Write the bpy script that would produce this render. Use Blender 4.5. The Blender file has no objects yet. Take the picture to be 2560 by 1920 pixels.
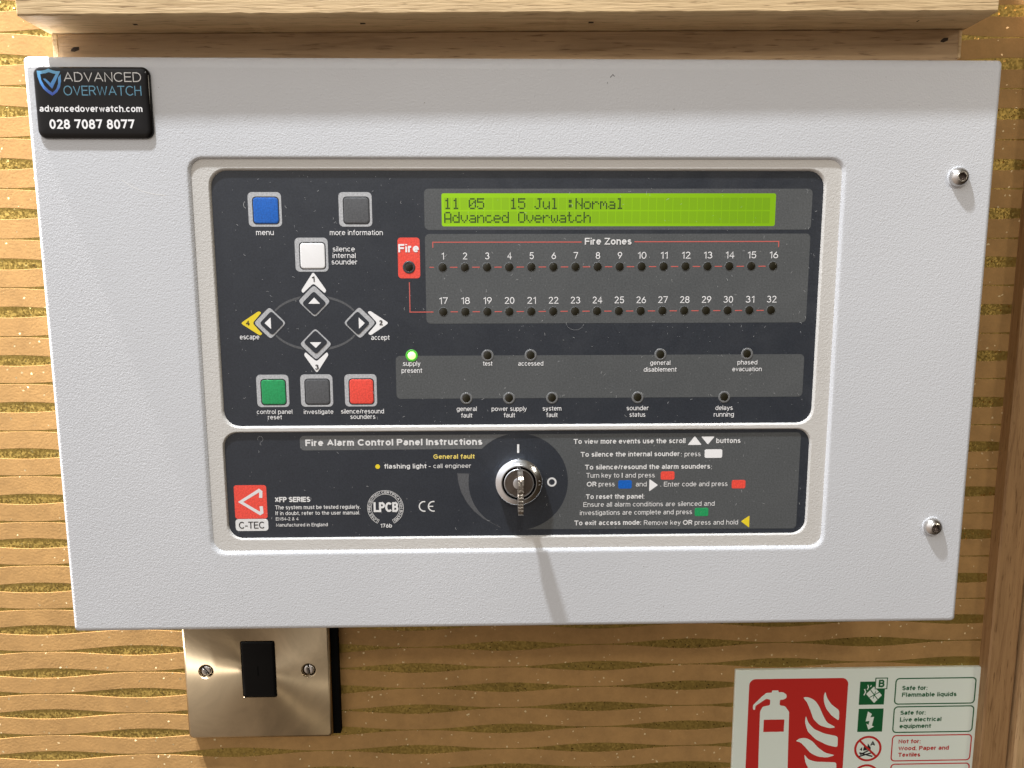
import bpy, math, random
from mathutils import Matrix, Vector
from mathutils.geometry import tessellate_polygon

# Wall coordinates in millimetres: x to the right, y up, z out of the wall towards the viewer,
# origin at the middle of the alarm panel's front face.  q() turns them into Blender metres.
def q(x, y, z): return (x*.001, -z*.001, y*.001)
SC = bpy.context.scene
C = SC.collection
random.seed(7)

# ------------------------------------------------------------------ camera
cam = bpy.data.cameras.new('camera'); cam.sensor_width = 36; cam.lens = 25.868
cam.clip_start = .01; cam.clip_end = 20
co = bpy.data.objects.new('camera', cam); C.objects.link(co)
_r = Vector((0.999771, -0.02126, -0.002371)); _u = Vector((0.005312, 0.139343, 0.99023)); _b = Vector((-0.020722, -0.990016, 0.139424))
co.matrix_world = Matrix(((_r.x, _u.x, _b.x, -0.0095096), (_r.y, _u.y, _b.y, -0.2990178), (_r.z, _u.z, _b.z, 0.0312535), (0, 0, 0, 1)))
SC.camera = co

# ------------------------------------------------------------------ light
SC.view_settings.view_transform = 'Standard'; SC.view_settings.look = 'None'
SC.view_settings.exposure = 0; SC.view_settings.gamma = 1
w = bpy.data.worlds.new('World'); SC.world = w; w.use_nodes = True
nt = w.node_tree; bg = nt.nodes['Background']; bg.inputs[1].default_value = 1.17
tc = nt.nodes.new('ShaderNodeTexCoord'); sp = nt.nodes.new('ShaderNodeSeparateXYZ'); nt.links.new(tc.outputs['Generated'], sp.inputs[0])
mr = nt.nodes.new('ShaderNodeMapRange'); mr.inputs[1].default_value = -1; mr.inputs[2].default_value = 1
nt.links.new(sp.outputs[2], mr.inputs[0])
rp = nt.nodes.new('ShaderNodeValToRGB'); nt.links.new(mr.outputs[0], rp.inputs[0])
e = rp.color_ramp.elements
e[0].position = 0; e[0].color = (.20, .155, .12, 1); e[1].position = 1; e[1].color = (.78, .77, .74, 1)
for p_, c_ in ((.42, (.28, .235, .195, 1)), (.55, (.41, .38, .35, 1)), (.75, (.72, .70, .67, 1))):
    x = e.new(p_); x.color = c_
# the room is brighter on its left-hand side
mx_ = nt.nodes.new('ShaderNodeMapRange'); mx_.inputs[1].default_value = -1; mx_.inputs[2].default_value = 1; nt.links.new(sp.outputs[0], mx_.inputs[0])
rx = nt.nodes.new('ShaderNodeValToRGB'); nt.links.new(mx_.outputs[0], rx.inputs[0]); e = rx.color_ramp.elements
e[0].position = .0; e[0].color = (2.3, 2.32, 2.42, 1); e[1].position = 1; e[1].color = (.065, .048, .03, 1)
x = e.new(.3); x.color = (1.7, 1.7, 1.74, 1); x = e.new(.52); x.color = (.50, .49, .47, 1); x = e.new(.72); x.color = (.18, .15, .11, 1)
ml = nt.nodes.new('ShaderNodeMix'); ml.data_type = 'RGBA'; ml.blend_type = 'MULTIPLY'; ml.inputs['Factor'].default_value = 1
nt.links.new(rp.outputs[0], ml.inputs[6]); nt.links.new(rx.outputs[0], ml.inputs[7]); nt.links.new(ml.outputs[2], bg.inputs[0])

def lamp(name, pos, tgt, size, energy, col):
    l = bpy.data.lights.new(name, 'AREA'); l.shape = 'DISK'; l.size = size; l.energy = energy; l.color = col
    o = bpy.data.objects.new(name, l); C.objects.link(o)
    o.location = q(*pos); d = Vector(q(*tgt)) - Vector(q(*pos))
    o.rotation_euler = d.to_track_quat('-Z', 'Y').to_euler()
    return o
lamp('ceiling_spot', (-315, 1050, 264), (0, 0, 0), .05, 19, (.92, .955, 1.0))
lamp('added_plate_fill', (1500, 700, 1400), (0, 0, 0), .30, 6, (1.0, .88, .70))  # added fill without a known source, to draw a highlight on the brushed plate
lamp('ceiling_downlight', (-30, 950, 1600), (0, 0, 0), .06, 4.6, (1.0, .95, .87))
lamp('wall_washer', (-700, 1700, -5), (-280, 0, -119), .06, 360, (1.0, .94, .90))

# ------------------------------------------------------------------ materials
def mat(name, col, rough=.5, metal=0, spec=.5, emis=None, es=0, coat=0):
    m = bpy.data.materials.new(name); m.use_nodes = True
    b = m.node_tree.nodes['Principled BSDF']
    b.inputs['Base Color'].default_value = (*col, 1); b.inputs['Roughness'].default_value = rough
    b.inputs['Metallic'].default_value = metal; b.inputs['Specular IOR Level'].default_value = spec
    b.inputs['Coat Weight'].default_value = coat
    if emis: b.inputs['Emission Color'].default_value = (*emis, 1); b.inputs['Emission Strength'].default_value = es
    return m
def N(m, t, **k):
    n = m.node_tree.nodes.new(t)
    for a, v in k.items():
        if a.startswith('i_'): n.inputs[a[2:].replace('_', ' ')].default_value = v
        else: setattr(n, a, v)
    return n
def LK(m, a, b): m.node_tree.links.new(a, b)
def coord(m, scale=(1, 1, 1), rot=(0, 0, 0)):
    t = N(m, 'ShaderNodeTexCoord'); mp = N(m, 'ShaderNodeMapping'); mp.inputs['Scale'].default_value = scale
    mp.inputs['Rotation'].default_value = rot
    LK(m, t.outputs['Object'], mp.inputs[0]); return mp.outputs[0]
def ramp(m, src, stops):
    r = N(m, 'ShaderNodeValToRGB'); LK(m, src, r.inputs[0]); el = r.color_ramp.elements
    el[0].position, el[0].color = stops[0][0], (*stops[0][1], 1)
    el[1].position, el[1].color = stops[-1][0], (*stops[-1][1], 1)
    for p_, c_ in stops[1:-1]:
        x = el.new(p_); x.color = (*c_, 1)
    return r.outputs[0]
def bsdf(m): return m.node_tree.nodes['Principled BSDF']
def noise(m, vec, scale, detail=3, rough=.5, dist=0):
    n = N(m, 'ShaderNodeTexNoise'); n.inputs['Scale'].default_value = scale; n.inputs['Detail'].default_value = detail
    n.inputs['Roughness'].default_value = rough; n.inputs['Distortion'].default_value = dist
    LK(m, vec, n.inputs['Vector']); return n.outputs['Fac']
def bump(m, h, strength, dist, prev=None):
    b = N(m, 'ShaderNodeBump'); b.inputs['Strength'].default_value = strength; b.inputs['Distance'].default_value = dist
    LK(m, h, b.inputs['Height'])
    if prev: LK(m, prev, b.inputs['Normal'])
    LK(m, b.outputs[0], bsdf(m).inputs['Normal']); return b.outputs[0]
def mulcol(m, col, fac_socket, lo, hi):
    """base colour varied between lo and hi times col"""
    LK(m, ramp(m, fac_socket, [(.3, tuple(c*lo for c in col)), (.7, tuple(c*hi for c in col))]), bsdf(m).inputs['Base Color'])

# powder-coated steel, fine orange-peel texture
def powder(name, col):
    m = mat(name, col, .42, 0, .45)
    v = coord(m)
    n1 = noise(m, v, 900, 1.5, .5, 1.2); n2 = noise(m, v, 1500, 1, .5, .4)
    a = N(m, 'ShaderNodeMath', operation='ADD'); LK(m, n1, a.inputs[0]); LK(m, n2, a.inputs[1])
    bump(m, a.outputs[0], .46, .0002)
    mulcol(m, col, noise(m, v, 9, 4), .965, 1.035)
    LK(m, ramp(m, noise(m, v, 22, 5, .7, 1.5), [(.3, (.34,)*3), (.75, (.52,)*3)]), bsdf(m).inputs['Roughness'])
    return m
M_paint = powder('powder_coat', (.60, .615, .645))
M_bezel = powder('powder_coat_bezel', (.60, .585, .56))

def membrane(name, col):
    m = mat(name, col, .38, 0, .5); v = coord(m)
    mulcol(m, col, noise(m, v, 1500, 2), .82, 1.18)
    LK(m, ramp(m, noise(m, v, 26, 6, .72, 2.0), [(.35, (.30,)*3), (.7, (.52,)*3)]), bsdf(m).inputs['Roughness'])
    bump(m, noise(m, v, 1800, 2), .25, .00005)
    return m
M_mem = membrane('membrane_dark', (.028, .033, .043))
M_grey = membrane('membrane_grey', (.092, .098, .102))
M_pill = membrane('membrane_pill', (.125, .13, .135))
M_arc = membrane('membrane_mid', (.100, .104, .112))
M_lgrey = membrane('print_light_grey', (.47, .48, .50))
M_white = mat('print_white', (.90, .90, .91), .45)
M_silver = mat('print_silver', (.78, .78, .78), .45)
M_ink = mat('print_black', (.015, .015, .018), .5)
M_red = membrane('print_red', (.86, .085, .06))
M_redline = mat('print_red_line', (.62, .13, .11), .45)
M_blue = membrane('print_blue', (.008, .125, .53))
M_green = membrane('print_green', (.02, .33, .11))
M_yellow = mat('print_yellow', (.85, .66, .03), .45)
M_ytext = mat('print_pale_yellow', (.85, .68, .17), .45)
M_pad = mat('pad_dark', (.016, .018, .022), .5)
M_lens = mat('indicator_lens_unlit', (.018, .016, .009), .12, 0, .6)
M_rim = membrane('indicator_rim', (.17, .175, .18))
M_rimdk = membrane('indicator_rim_dark', (.05, .054, .06))
M_led = mat('indicator_lit', (.6, 1, .4), .3, emis=(.50, 1, .22), es=2.0)
M_ledhalo = mat('indicator_rim_halo', (.05, .30, .04), .4, emis=(.12, .60, .03), es=.42)  # rim given its own emission in place of the light's green halo
M_dust = mat('lint', (.55, .56, .57), .9)
M_hole = mat('nail_hole_dark', (.03, .018, .01), .9)

M_lcd = mat('display_backlight', (.05, .12, .0), .3, emis=(.235, .56, .004), es=.86)
def uneven(m, lo, hi):
    s_ = N(m, 'ShaderNodeSeparateXYZ'); t_ = N(m, 'ShaderNodeTexCoord'); LK(m, t_.outputs['Object'], s_.inputs[0])
    k_ = N(m, 'ShaderNodeMapRange'); k_.inputs[1].default_value = -.068; k_.inputs[2].default_value = .068; LK(m, s_.outputs[0], k_.inputs[0])
    n_ = N(m, 'ShaderNodeMath', operation='MULTIPLY_ADD'); LK(m, noise(m, t_.outputs['Object'], 30, 1), n_.inputs[0]); n_.inputs[1].default_value = .5; LK(m, k_.outputs[0], n_.inputs[2])
    h_ = N(m, 'ShaderNodeMath', operation='MULTIPLY'); h_.inputs[1].default_value = .72; LK(m, n_.outputs[0], h_.inputs[0])
    LK(m, ramp(m, h_.outputs[0], [(.15, hi), (.90, lo)]), bsdf(m).inputs['Emission Color'])
uneven(M_lcd, (.21, .40, .006), (.34, .62, .006))
M_cell = mat('display_cell', (.05, .12, .0), .3, emis=(.20, .47, .006), es=.72); uneven(M_cell, (.20, .37, .010), (.33, .58, .010))
M_pix = mat('display_pixel', (.012, .03, .004), .5, emis=(.02, .07, .0), es=.2)

def chrome(name, col, rough, sc=300):
    m = mat(name, col, rough, 1); v = coord(m)
    LK(m, ramp(m, noise(m, v, sc, 4, .6), [(.3, (rough*.7,)*3), (.8, (rough*1.7,)*3)]), bsdf(m).inputs['Roughness'])
    bump(m, noise(m, v, 900, 3), .15, .00004)
    return m
M_chrome = chrome('polished_chrome', (.78, .82, .88), .16)
M_steel = chrome('stainless_steel', (.60, .58, .56), .26)
M_plug = chrome('lock_plug_metal', (.23, .20, .18), .30)
M_key = mat('key_metal', (.58, .53, .47), .28, 1)
_v = coord(M_key); bump(M_key, noise(M_key, _v, 900, 4, .7), .9, .0003)
mulcol(M_key, (.55, .50, .44), noise(M_key, _v, 1100, 3), .28, .95)

# brushed brass-nickel switch plate: brushing runs in circles round its middle
M_plate = mat('brushed_brass', (.66, .54, .36), .50, 1)
bsdf(M_plate).inputs['Anisotropic'].default_value = .95
tg = N(M_plate, 'ShaderNodeTangent', direction_type='RADIAL', axis='Y'); LK(M_plate, tg.outputs[0], bsdf(M_plate).inputs['Tangent'])
_v = coord(M_plate); mulcol(M_plate, (.62, .50, .33), noise(M_plate, _v, 22, 4, .6, 1.5), .80, 1.18)
M_black = mat('black_plastic', (.004, .004, .004), .32, 0, .12)
M_gapblack = mat('gap_shadow_black', (.003, .003, .003), .8, 0, .05)
M_sticker = mat('domed_resin_black', (.005, .0045, .005), .10, 0, .3)
M_sign = mat('sign_board', (.80, .89, .82), .35)
M_sred = mat('sign_red', (.55, .025, .02), .4)
M_sgreen = mat('sign_green', (.006, .115, .035), .4)
M_skyblue = mat('shield_blue', (.10, .40, .78), .3)
_v = N(M_skyblue, 'ShaderNodeTexCoord'); _s = N(M_skyblue, 'ShaderNodeSeparateXYZ'); LK(M_skyblue, _v.outputs['Object'], _s.inputs[0])
_m = N(M_skyblue, 'ShaderNodeMapRange'); _m.inputs[1].default_value = .0012; _m.inputs[2].default_value = .0125; LK(M_skyblue, _s.outputs[2], _m.inputs[0])
LK(M_skyblue, ramp(M_skyblue, _m.outputs[0], [(0, (.05, .12, .62)), (.4, (.10, .36, .80)), (1, (.22, .55, .72))]), bsdf(M_skyblue).inputs['Base Color'])
M_bluetext = mat('print_pale_blue', (.16, .42, .62), .3)

def wood(name, col, dark, axis, fine=1.0):
    m = mat(name, col, .55, 0, .3)
    s = [230, 230, 230]; s[axis] = 15
    v = coord(m, tuple(s)); n1 = noise(m, v, 1.0*fine, 5, .6, .6)
    s2 = [800, 800, 800]; s2[axis] = 55
    v2 = coord(m, tuple(s2)); n2 = noise(m, v2, 1.0*fine, 3, .5, .3)
    c1 = ramp(m, n1, [(.28, dark), (.50, col), (.75, tuple(min(1, c*1.16) for c in col))])
    c2 = ramp(m, n2, [(.30, (.55, .50, .46)), (.40, (1, 1, 1)), (1, (1, 1, 1))])
    mx = N(m, 'ShaderNodeMix', data_type='RGBA', blend_type='MULTIPLY'); mx.inputs['Factor'].default_value = 1
    LK(m, c1, mx.inputs[6]); LK(m, c2, mx.inputs[7]); LK(m, mx.outputs[2], bsdf(m).inputs['Base Color'])
    a = N(m, 'ShaderNodeMath', operation='ADD'); LK(m, n1, a.inputs[0]); LK(m, n2, a.inputs[1])
    bump(m, a.outputs[0], .45, .0004)
    return m
M_oak = wood('light_oak', (.63, .46, .255), (.50, .345, .18), 0, 1.8)
M_oakrail = wood('oak_rail', (.45, .31, .175), (.31, .20, .105), 0, 1.5)
M_frame = wood('brown_oak', (.34, .20, .09), (.24, .13, .055), 2, 1.7)
M_frame2 = wood('pale_oak', (.50, .33, .17), (.38, .23, .11), 2, 1.7)

# wallpaper: kraft-like bands raised over a gold glitter ground
def paper(name, col, metal, sp_lo, glint):
    m = mat(name, col, .8 if not metal else .42, metal, .3); v = coord(m)
    mulcol(m, col, noise(m, v, 34, 10, .82), .78, 1.22)
    vor = N(m, 'ShaderNodeTexVoronoi'); vor.inputs['Scale'].default_value = 1150; LK(m, v, vor.inputs['Vector'])
    # a few flakes of mica: metallic facets tilted every way
    sep = N(m, 'ShaderNodeSeparateColor'); LK(m, vor.outputs['Color'], sep.inputs[0])
    th = N(m, 'ShaderNodeMath', operation='GREATER_THAN'); th.inputs[1].default_value = sp_lo; LK(m, sep.outputs[0], th.inputs[0])
    mx = N(m, 'ShaderNodeMath', operation='MAXIMUM'); mx.inputs[1].default_value = metal; LK(m, th.outputs[0], mx.inputs[0])
    mt_ = N(m, 'ShaderNodeMapRange'); mt_.inputs[3].default_value = 0; mt_.inputs[4].default_value = 1 if metal else .25; LK(m, mx.outputs[0], mt_.inputs[0]); LK(m, mt_.outputs[0], bsdf(m).inputs['Metallic'])
    rg = N(m, 'ShaderNodeMapRange'); rg.inputs[3].default_value = .45 if metal else .8; rg.inputs[4].default_value = .22; LK(m, th.outputs[0], rg.inputs[0]); LK(m, rg.outputs[0], bsdf(m).inputs['Roughness'])
    # flake colour
    src = bsdf(m).inputs['Base Color'].links[0].from_socket
    mc = N(m, 'ShaderNodeMix', data_type='RGBA'); LK(m, th.outputs[0], mc.inputs['Factor']); LK(m, src, mc.inputs[6]); mc.inputs[7].default_value = (*glint, 1)
    LK(m, mc.outputs[2], bsdf(m).inputs['Base Color'])
    # facet tilt
    geo = N(m, 'ShaderNodeNewGeometry')
    sub = N(m, 'ShaderNodeVectorMath', operation='SUBTRACT'); sub.inputs[1].default_value = (.5, .5, .5); LK(m, vor.outputs['Color'], sub.inputs[0])
    scl = N(m, 'ShaderNodeVectorMath', operation='SCALE'); LK(m, sub.outputs[0], scl.inputs[0])
    tm = N(m, 'ShaderNodeMath', operation='MULTIPLY'); tm.inputs[1].default_value = .55; LK(m, mx.outputs[0], tm.inputs[0]); LK(m, tm.outputs[0], scl.inputs['Scale'])
    ad = N(m, 'ShaderNodeVectorMath', operation='ADD'); LK(m, geo.outputs['Normal'], ad.inputs[0]); LK(m, scl.outputs[0], ad.inputs[1])
    nm = N(m, 'ShaderNodeVectorMath', operation='NORMALIZE'); LK(m, ad.outputs[0], nm.inputs[0])
    b = N(m, 'ShaderNodeBump'); b.inputs['Strength'].default_value = .45; b.inputs['Distance'].default_value = .00016
    LK(m, noise(m, v, 700, 3), b.inputs['Height']); LK(m, nm.outputs[0], b.inputs['Normal']); LK(m, b.outputs[0], bsdf(m).inputs['Normal'])
    return m
M_band = paper('kraft_band', (.38, .222, .082), 0, .995, (1.0, .82, .48))
M_gold = paper('gold_glitter', (.34, .235, .060), .65, .975, (.9, .72, .3))

# ------------------------------------------------------------------ mesh helpers
class MB:
    def __init__(s): s.v = []; s.f = []; s.m = []
    def add(s, vs, fs, mi=0):
        o = len(s.v); s.v += vs; s.f += [tuple(i+o for i in f) for f in fs]; s.m += [mi]*len(fs)
    def face(s, loops, z, mi=0):
        vs = [(x, y, z) for l in loops for x, y in l]
        tri = tessellate_polygon([[Vector((x, y, 0)) for x, y in l] for l in loops])
        fs = []
        for a, b, c in tri:
            A, B, D = vs[a], vs[b], vs[c]
            cr = (B[0]-A[0])*(D[1]-A[1])-(B[1]-A[1])*(D[0]-A[0])
            if abs(cr) < 1e-9: continue
            fs.append((a, b, c) if cr > 0 else (a, c, b))
        s.add(vs, fs, mi)
    def rings(s, rs, mi=0, cap=False):
        """rs: [(loop, z)], same point count, from outside inwards/upwards, loops counter-clockwise"""
        n = len(rs[0][0]); vs = [(x, y, z) for l, z in rs for x, y in l]; fs = []
        for k in range(len(rs)-1):
            for i in range(n):
                j = (i+1) % n
                fs.append((k*n+i, k*n+j, (k+1)*n+j, (k+1)*n+i))
        s.add(vs, fs, mi)
        if cap: s.f.append(tuple(len(s.v)-n+i for i in range(n))); s.m.append(mi)
    def prism(s, loop, z0, z1, mi=0, holes=()):
        if area(loop) < 0: loop = loop[::-1]
        s.face([loop, *holes], z1, mi)
        s.rings([(loop, z0), (loop, z1)], mi)
        for h in holes:
            h = h if area(h) < 0 else h[::-1]
            s.rings([(h, z0), (h, z1)], mi)
    def box(s, x0, x1, y0, y1, z0, z1, mi=0, bev=0):
        r = [(x0, y0), (x1, y0), (x1, y1), (x0, y1)]
        if bev:
            r2 = [(x0+bev, y0+bev), (x1-bev, y0+bev), (x1-bev, y1-bev), (x0+bev, y1-bev)]
            s.rings([(r, z0), (r, z1-bev), (r2, z1)], mi, True)
        else: s.rings([(r, z0), (r, z1)], mi, True)
    def lathe(s, cx, cy, prof, n=32, mi=0, cap=True):
        s.rings([([(cx+r*math.cos(2*math.pi*i/n), cy+r*math.sin(2*math.pi*i/n)) for i in range(n)], z) for r, z in prof], mi, cap)
    def stroke(s, pts, w, z, mi=0, closed=False):
        if len(pts) < 2: return
        P = [Vector(p) for p in pts]; n = len(P)
        L = []; Rr = []
        for i in range(n):
            a = P[i-1] if (i > 0 or closed) else None; b = P[(i+1) % n] if (i < n-1 or closed) else None
            d1 = (P[i]-a).normalized() if a is not None else None; d2 = (b-P[i]).normalized() if b is not None else None
            if d1 is None: d1 = d2
            if d2 is None: d2 = d1
            t = d1+d2
            if t.length < 1e-6: t = d1.copy()
            t.normalize(); nn = Vector((-t.y, t.x)); c = max(.62, abs(nn.dot(Vector((-d1.y, d1.x)))))
            L.append(P[i]+nn*(w/2/c)); Rr.append(P[i]-nn*(w/2/c))
        zz = [z+.02*i/n for i in range(n)] if not closed else [z]*n   # later parts of a stroke lie a hair above earlier ones
        vs = [(p.x, p.y, h_) for p, h_ in zip(L, zz)]+[(p.x, p.y, h_) for p, h_ in zip(Rr, zz)]
        fs = [(n+i, n+(i+1) % n, (i+1) % n, i) for i in range(n if closed else n-1)]
        s.add(vs, fs, mi)
    def build(s, name, mats, parent=None, smooth=False, origin=(0, 0, 0)):
        me = bpy.data.meshes.new(name)
        ox, oy, oz = origin
        me.from_pydata([q(x-ox, y-oy, z-oz) for x, y, z in s.v], [], s.f)
        if not isinstance(mats, (list, tuple)): mats = [mats]
        for m in mats: me.materials.append(m)
        me.polygons.foreach_set('material_index', s.m)
        if smooth:
            me.polygons.foreach_set('use_smooth', [True]*len(s.f)); me.set_sharp_from_angle(angle=math.radians(42))
        me.update()
        o = bpy.data.objects.new(name, me); C.objects.link(o); o.location = q(*origin)
        if parent is not None: attach(o, parent)
        return o
WL = {}
def attach(o, parent):
    o.parent = parent
    p = parent; off = Vector((0, 0, 0))
    while p is not None: off += p.location; p = p.parent
    o.location = Vector(o.location) - off
def area(l): return sum(l[i-1][0]*l[i][1]-l[i][0]*l[i-1][1] for i in range(len(l)))/2
def arc(cx, cy, rx, ry, a0, a1, n=None):
    n = n or max(3, int(abs(a1-a0)/18))
    return [(cx+rx*math.cos(math.radians(a0+(a1-a0)*i/n)), cy+ry*math.sin(math.radians(a0+(a1-a0)*i/n))) for i in range(n+1)]
def rr(x0, x1, y0, y1, r, n=6):
    return (arc(x0+r, y0+r, r, r, 180, 270, n)+arc(x1-r, y0+r, r, r, 270, 360, n)+arc(x1-r, y1-r, r, r, 0, 90, n)+arc(x0+r, y1-r, r, r, 90, 180, n))
def circle(cx, cy, r, n=32): return arc(cx, cy, r, r, 0, 360, n)[:-1]
def roundpoly(pts, r, n=3):
    out = []; m = len(pts)
    for i in range(m):
        a, b, c = Vector(pts[i-1]), Vector(pts[i]), Vector(pts[(i+1) % m])
        u, v = (a-b), (c-b); k = min(r, u.length*.45, v.length*.45)
        s, e_ = b+u.normalized()*k, b+v.normalized()*k
        for j in range(n+1):
            t = j/n; out.append(tuple(s*(1-t)**2+b*2*t*(1-t)+e_*t*t))
    return out
def empty(name, label, cat, loc=(0, 0, 0), group=None):
    o = bpy.data.objects.new(name, None); C.objects.link(o); o.location = q(*loc); o.empty_display_size = .02
    o['label'] = label; o['category'] = cat
    if group: o['group'] = group
    return o
def lab(o, s): o['label'] = s; return o

# ------------------------------------------------------------------ stroke lettering (cap height 1)
a = arc
def E_(cx, cy, rx, ry): return [a(cx, cy, rx, ry, 0, 360, 20)]
G = {
 'A': (.74, [[(0, 0), (.37, 1), (.74, 0)], [(.14, .33), (.60, .33)]]),
 'B': (.60, [[(0, .54), (0, 1), (.34, 1)]+a(.34, .77, .22, .23, 90, -90)+[(0, .54)], [(0, .54), (0, 0), (.34, 0)]+a(.34, .27, .26, .27, -90, 90)]),
 'C': (.72, [a(.40, .5, .40, .5, 42, 318, 14)]),
 'D': (.66, [[(0, 0), (0, 1), (.26, 1)]+a(.26, .5, .40, .5, 90, -90, 10)+[(0, 0)]]),
 'E': (.56, [[(.56, 1), (0, 1), (0, 0), (.56, 0)], [(0, .53), (.50, .53)]]),
 'F': (.52, [[(.52, 1), (0, 1), (0, 0)], [(0, .50), (.46, .50)]]),
 'G': (.76, [a(.40, .5, .40, .5, 42, 330, 14)+[(.75, .46), (.42, .46)]]),
 'H': (.62, [[(0, 0), (0, 1)], [(.62, 0), (.62, 1)], [(0, .53), (.62, .53)]]),
 'I': (.0, [[(0, 0), (0, 1)]]),
 'J': (.4, [[(.4, 1), (.4, .25)]+a(.2, .25, .2, .25, 0, -180)]),
 'L': (.48, [[(0, 1), (0, 0), (.48, 0)]]),
 'M': (.72, [[(0, 0), (0, 1), (.36, .12), (.72, 1), (.72, 0)]]),
 'N': (.62, [[(0, 0), (0, 1), (.62, 0), (.62, 1)]]),
 'O': (.80, E_(.40, .5, .40, .5)),
 'P': (.58, [[(0, 0), (0, 1), (.32, 1)]+a(.32, .74, .26, .26, 90, -90)+[(0, .48)]]),
 'R': (.62, [[(0, 0), (0, 1), (.34, 1)]+a(.34, .75, .25, .25, 90, -90)+[(0, .50)], [(.34, .50), (.62, 0)]]),
 'S': (.60, [a(.30, .76, .26, .24, 25, 270, 10)+a(.30, .26, .30, .26, 90, -155, 10)]),
 'T': (.64, [[(0, 1), (.64, 1)], [(.32, 1), (.32, 0)]]),
 'U': (.62, [[(0, 1)]+a(.31, .31, .31, .31, 180, 360, 10)+[(.62, 1)]]),
 'V': (.68, [[(0, 1), (.34, 0), (.68, 1)]]),
 'W': (1.0, [[(0, 1), (.25, 0), (.5, .95), (.75, 0), (1.0, 1)]]),
 'X': (.66, [[(0, 1), (.66, 0)], [(0, 0), (.66, 1)]]),
 'Z': (.60, [[(0, 1), (.60, 1), (0, 0), (.60, 0)]]),
 'a': (.48, [a(.24, .50, .21, .22, 160, 0)+[(.45, .14), (.50, 0)], [(.45, .43), (.22, .38)]+a(.20, .19, .20, .19, 95, 270, 7)+[(.30, .01), (.45, .16)]]),
 'b': (.50, [[(0, 0), (0, 1)]]+E_(.25, .36, .25, .36)),
 'c': (.46, [a(.25, .36, .25, .36, 45, 315, 12)]),
 'd': (.50, [[(.50, 0), (.50, 1)]]+E_(.25, .36, .25, .36)),
 'e': (.51, [[(.01, .38), (.51, .38)]+a(.26, .36, .25, .36, 10, 318, 13)]),
 'f': (.28, [[(.31, 1)]+a(.25, .86, .12, .14, 90, 180, 4)+[(.13, 0)], [(0, .70), (.29, .70)]]),
 'g': (.50, [[(.50, .72), (.50, -.03)]+a(.26, -.03, .24, .24, 0, -155, 7)]+E_(.25, .38, .25, .34)),
 'h': (.47, [[(0, 0), (0, 1)], [(0, .42)]+a(.235, .46, .235, .26, 170, 0, 7)+[(.47, 0)]]),
 'i': (.0, [[(0, 0), (0, .63)], [(0, .86), (0, 1.0)]]),
 'j': (.1, [[(.1, .72), (.1, -.15)]]),
 'k': (.45, [[(0, 0), (0, 1)], [(.42, .72), (0, .24)], [(.16, .42), (.45, 0)]]),
 'l': (.0, [[(0, 0), (0, 1)]]),
 'm': (.76, [[(0, 0), (0, .72)], [(0, .46)]+a(.19, .50, .19, .22, 170, 0, 6)+[(.38, 0)], [(.38, .46)]+a(.57, .50, .19, .22, 170, 0, 6)+[(.76, 0)]]),
 'n': (.47, [[(0, 0), (0, .72)], [(0, .42)]+a(.235, .46, .235, .26, 170, 0, 7)+[(.47, 0)]]),
 'o': (.52, E_(.26, .36, .26, .36)),
 'p': (.50, [[(0, -.27), (0, .72)]]+E_(.25, .36, .25, .36)),
 'q': (.50, [[(.5, -.27), (.5, .72)]]+E_(.25, .36, .25, .36)),
 'r': (.25, [[(0, 0), (0, .72)], [(0, .40)]+a(.22, .44, .22, .27, 170, 75, 4)]),
 's': (.42, [a(.21, .54, .18, .18, 30, 270, 8)+a(.21, .18, .21, .18, 90, -155, 8)]),
 't': (.27, [[(.13, .90), (.13, .14)]+a(.25, .14, .12, .14, 180, 270, 4)+[(.27, 0)], [(.0, .70), (.27, .70)]]),
 'u': (.47, [[(.47, 0), (.47, .72)], [(0, .72)]+a(.235, .26, .235, .26, 180, 350, 7)]),
 'v': (.46, [[(0, .72), (.23, 0), (.46, .72)]]),
 'w': (.70, [[(0, .72), (.175, 0), (.35, .68), (.525, 0), (.70, .72)]]),
 'x': (.44, [[(0, .72), (.44, 0)], [(0, 0), (.44, .72)]]),
 'y': (.46, [[(0, .72), (.24, .02)], [(.47, .72), (.20, -.14), (.12, -.25), (.02, -.26)]]),
 '0': (.48, E_(.24, .5, .24, .5)),
 '1': (.24, [[(0, .80), (.12, .86), (.24, 1), (.24, 0)]]),
 '2': (.48, [a(.24, .74, .22, .26, 170, -25, 8)+[(.30, .42), (.02, 0), (.50, 0)]]),
 '3': (.48, [a(.23, .76, .20, .24, 160, -90, 9), a(.23, .27, .25, .27, 85, -160, 9)]),
 '4': (.52, [[(.40, 0), (.40, 1), (0, .30), (.54, .30)]]),
 '5': (.48, [[(.44, 1), (.10, 1), (.04, .54)]+a(.24, .32, .25, .32, 130, -155, 10)]),
 '6': (.48, [[(.36, 1), (.10, .58)], *E_(.25, .30, .24, .30)]),
 '7': (.48, [[(0, 1), (.48, 1), (.16, 0)]]),
 '8': (.48, [*E_(.24, .76, .20, .24), *E_(.24, .27, .24, .27)]),
 '9': (.48, [[(.12, 0), (.38, .42)], *E_(.23, .70, .24, .30)]),
 '/': (.28, [[(0, -.02), (.28, 1.02)]]), '-': (.26, [[(0, .36), (.26, .36)]]), '.': (.0, [[(0, -.0), (0, .14)]]),
 ',': (.05, [[(.05, .09), (.0, -.14)]]), ':': (.0, [[(0, 0), (0, .14)], [(0, .55), (0, .69)]]),
 '&': (.62, [[(.62, 0), (.14, .72)]+a(.29, .80, .15, .20, 210, -20, 8)+[(.10, .40)]+a(.24, .23, .24, .23, 150, 290, 6)+[(.58, .42)]]),
}
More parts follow.
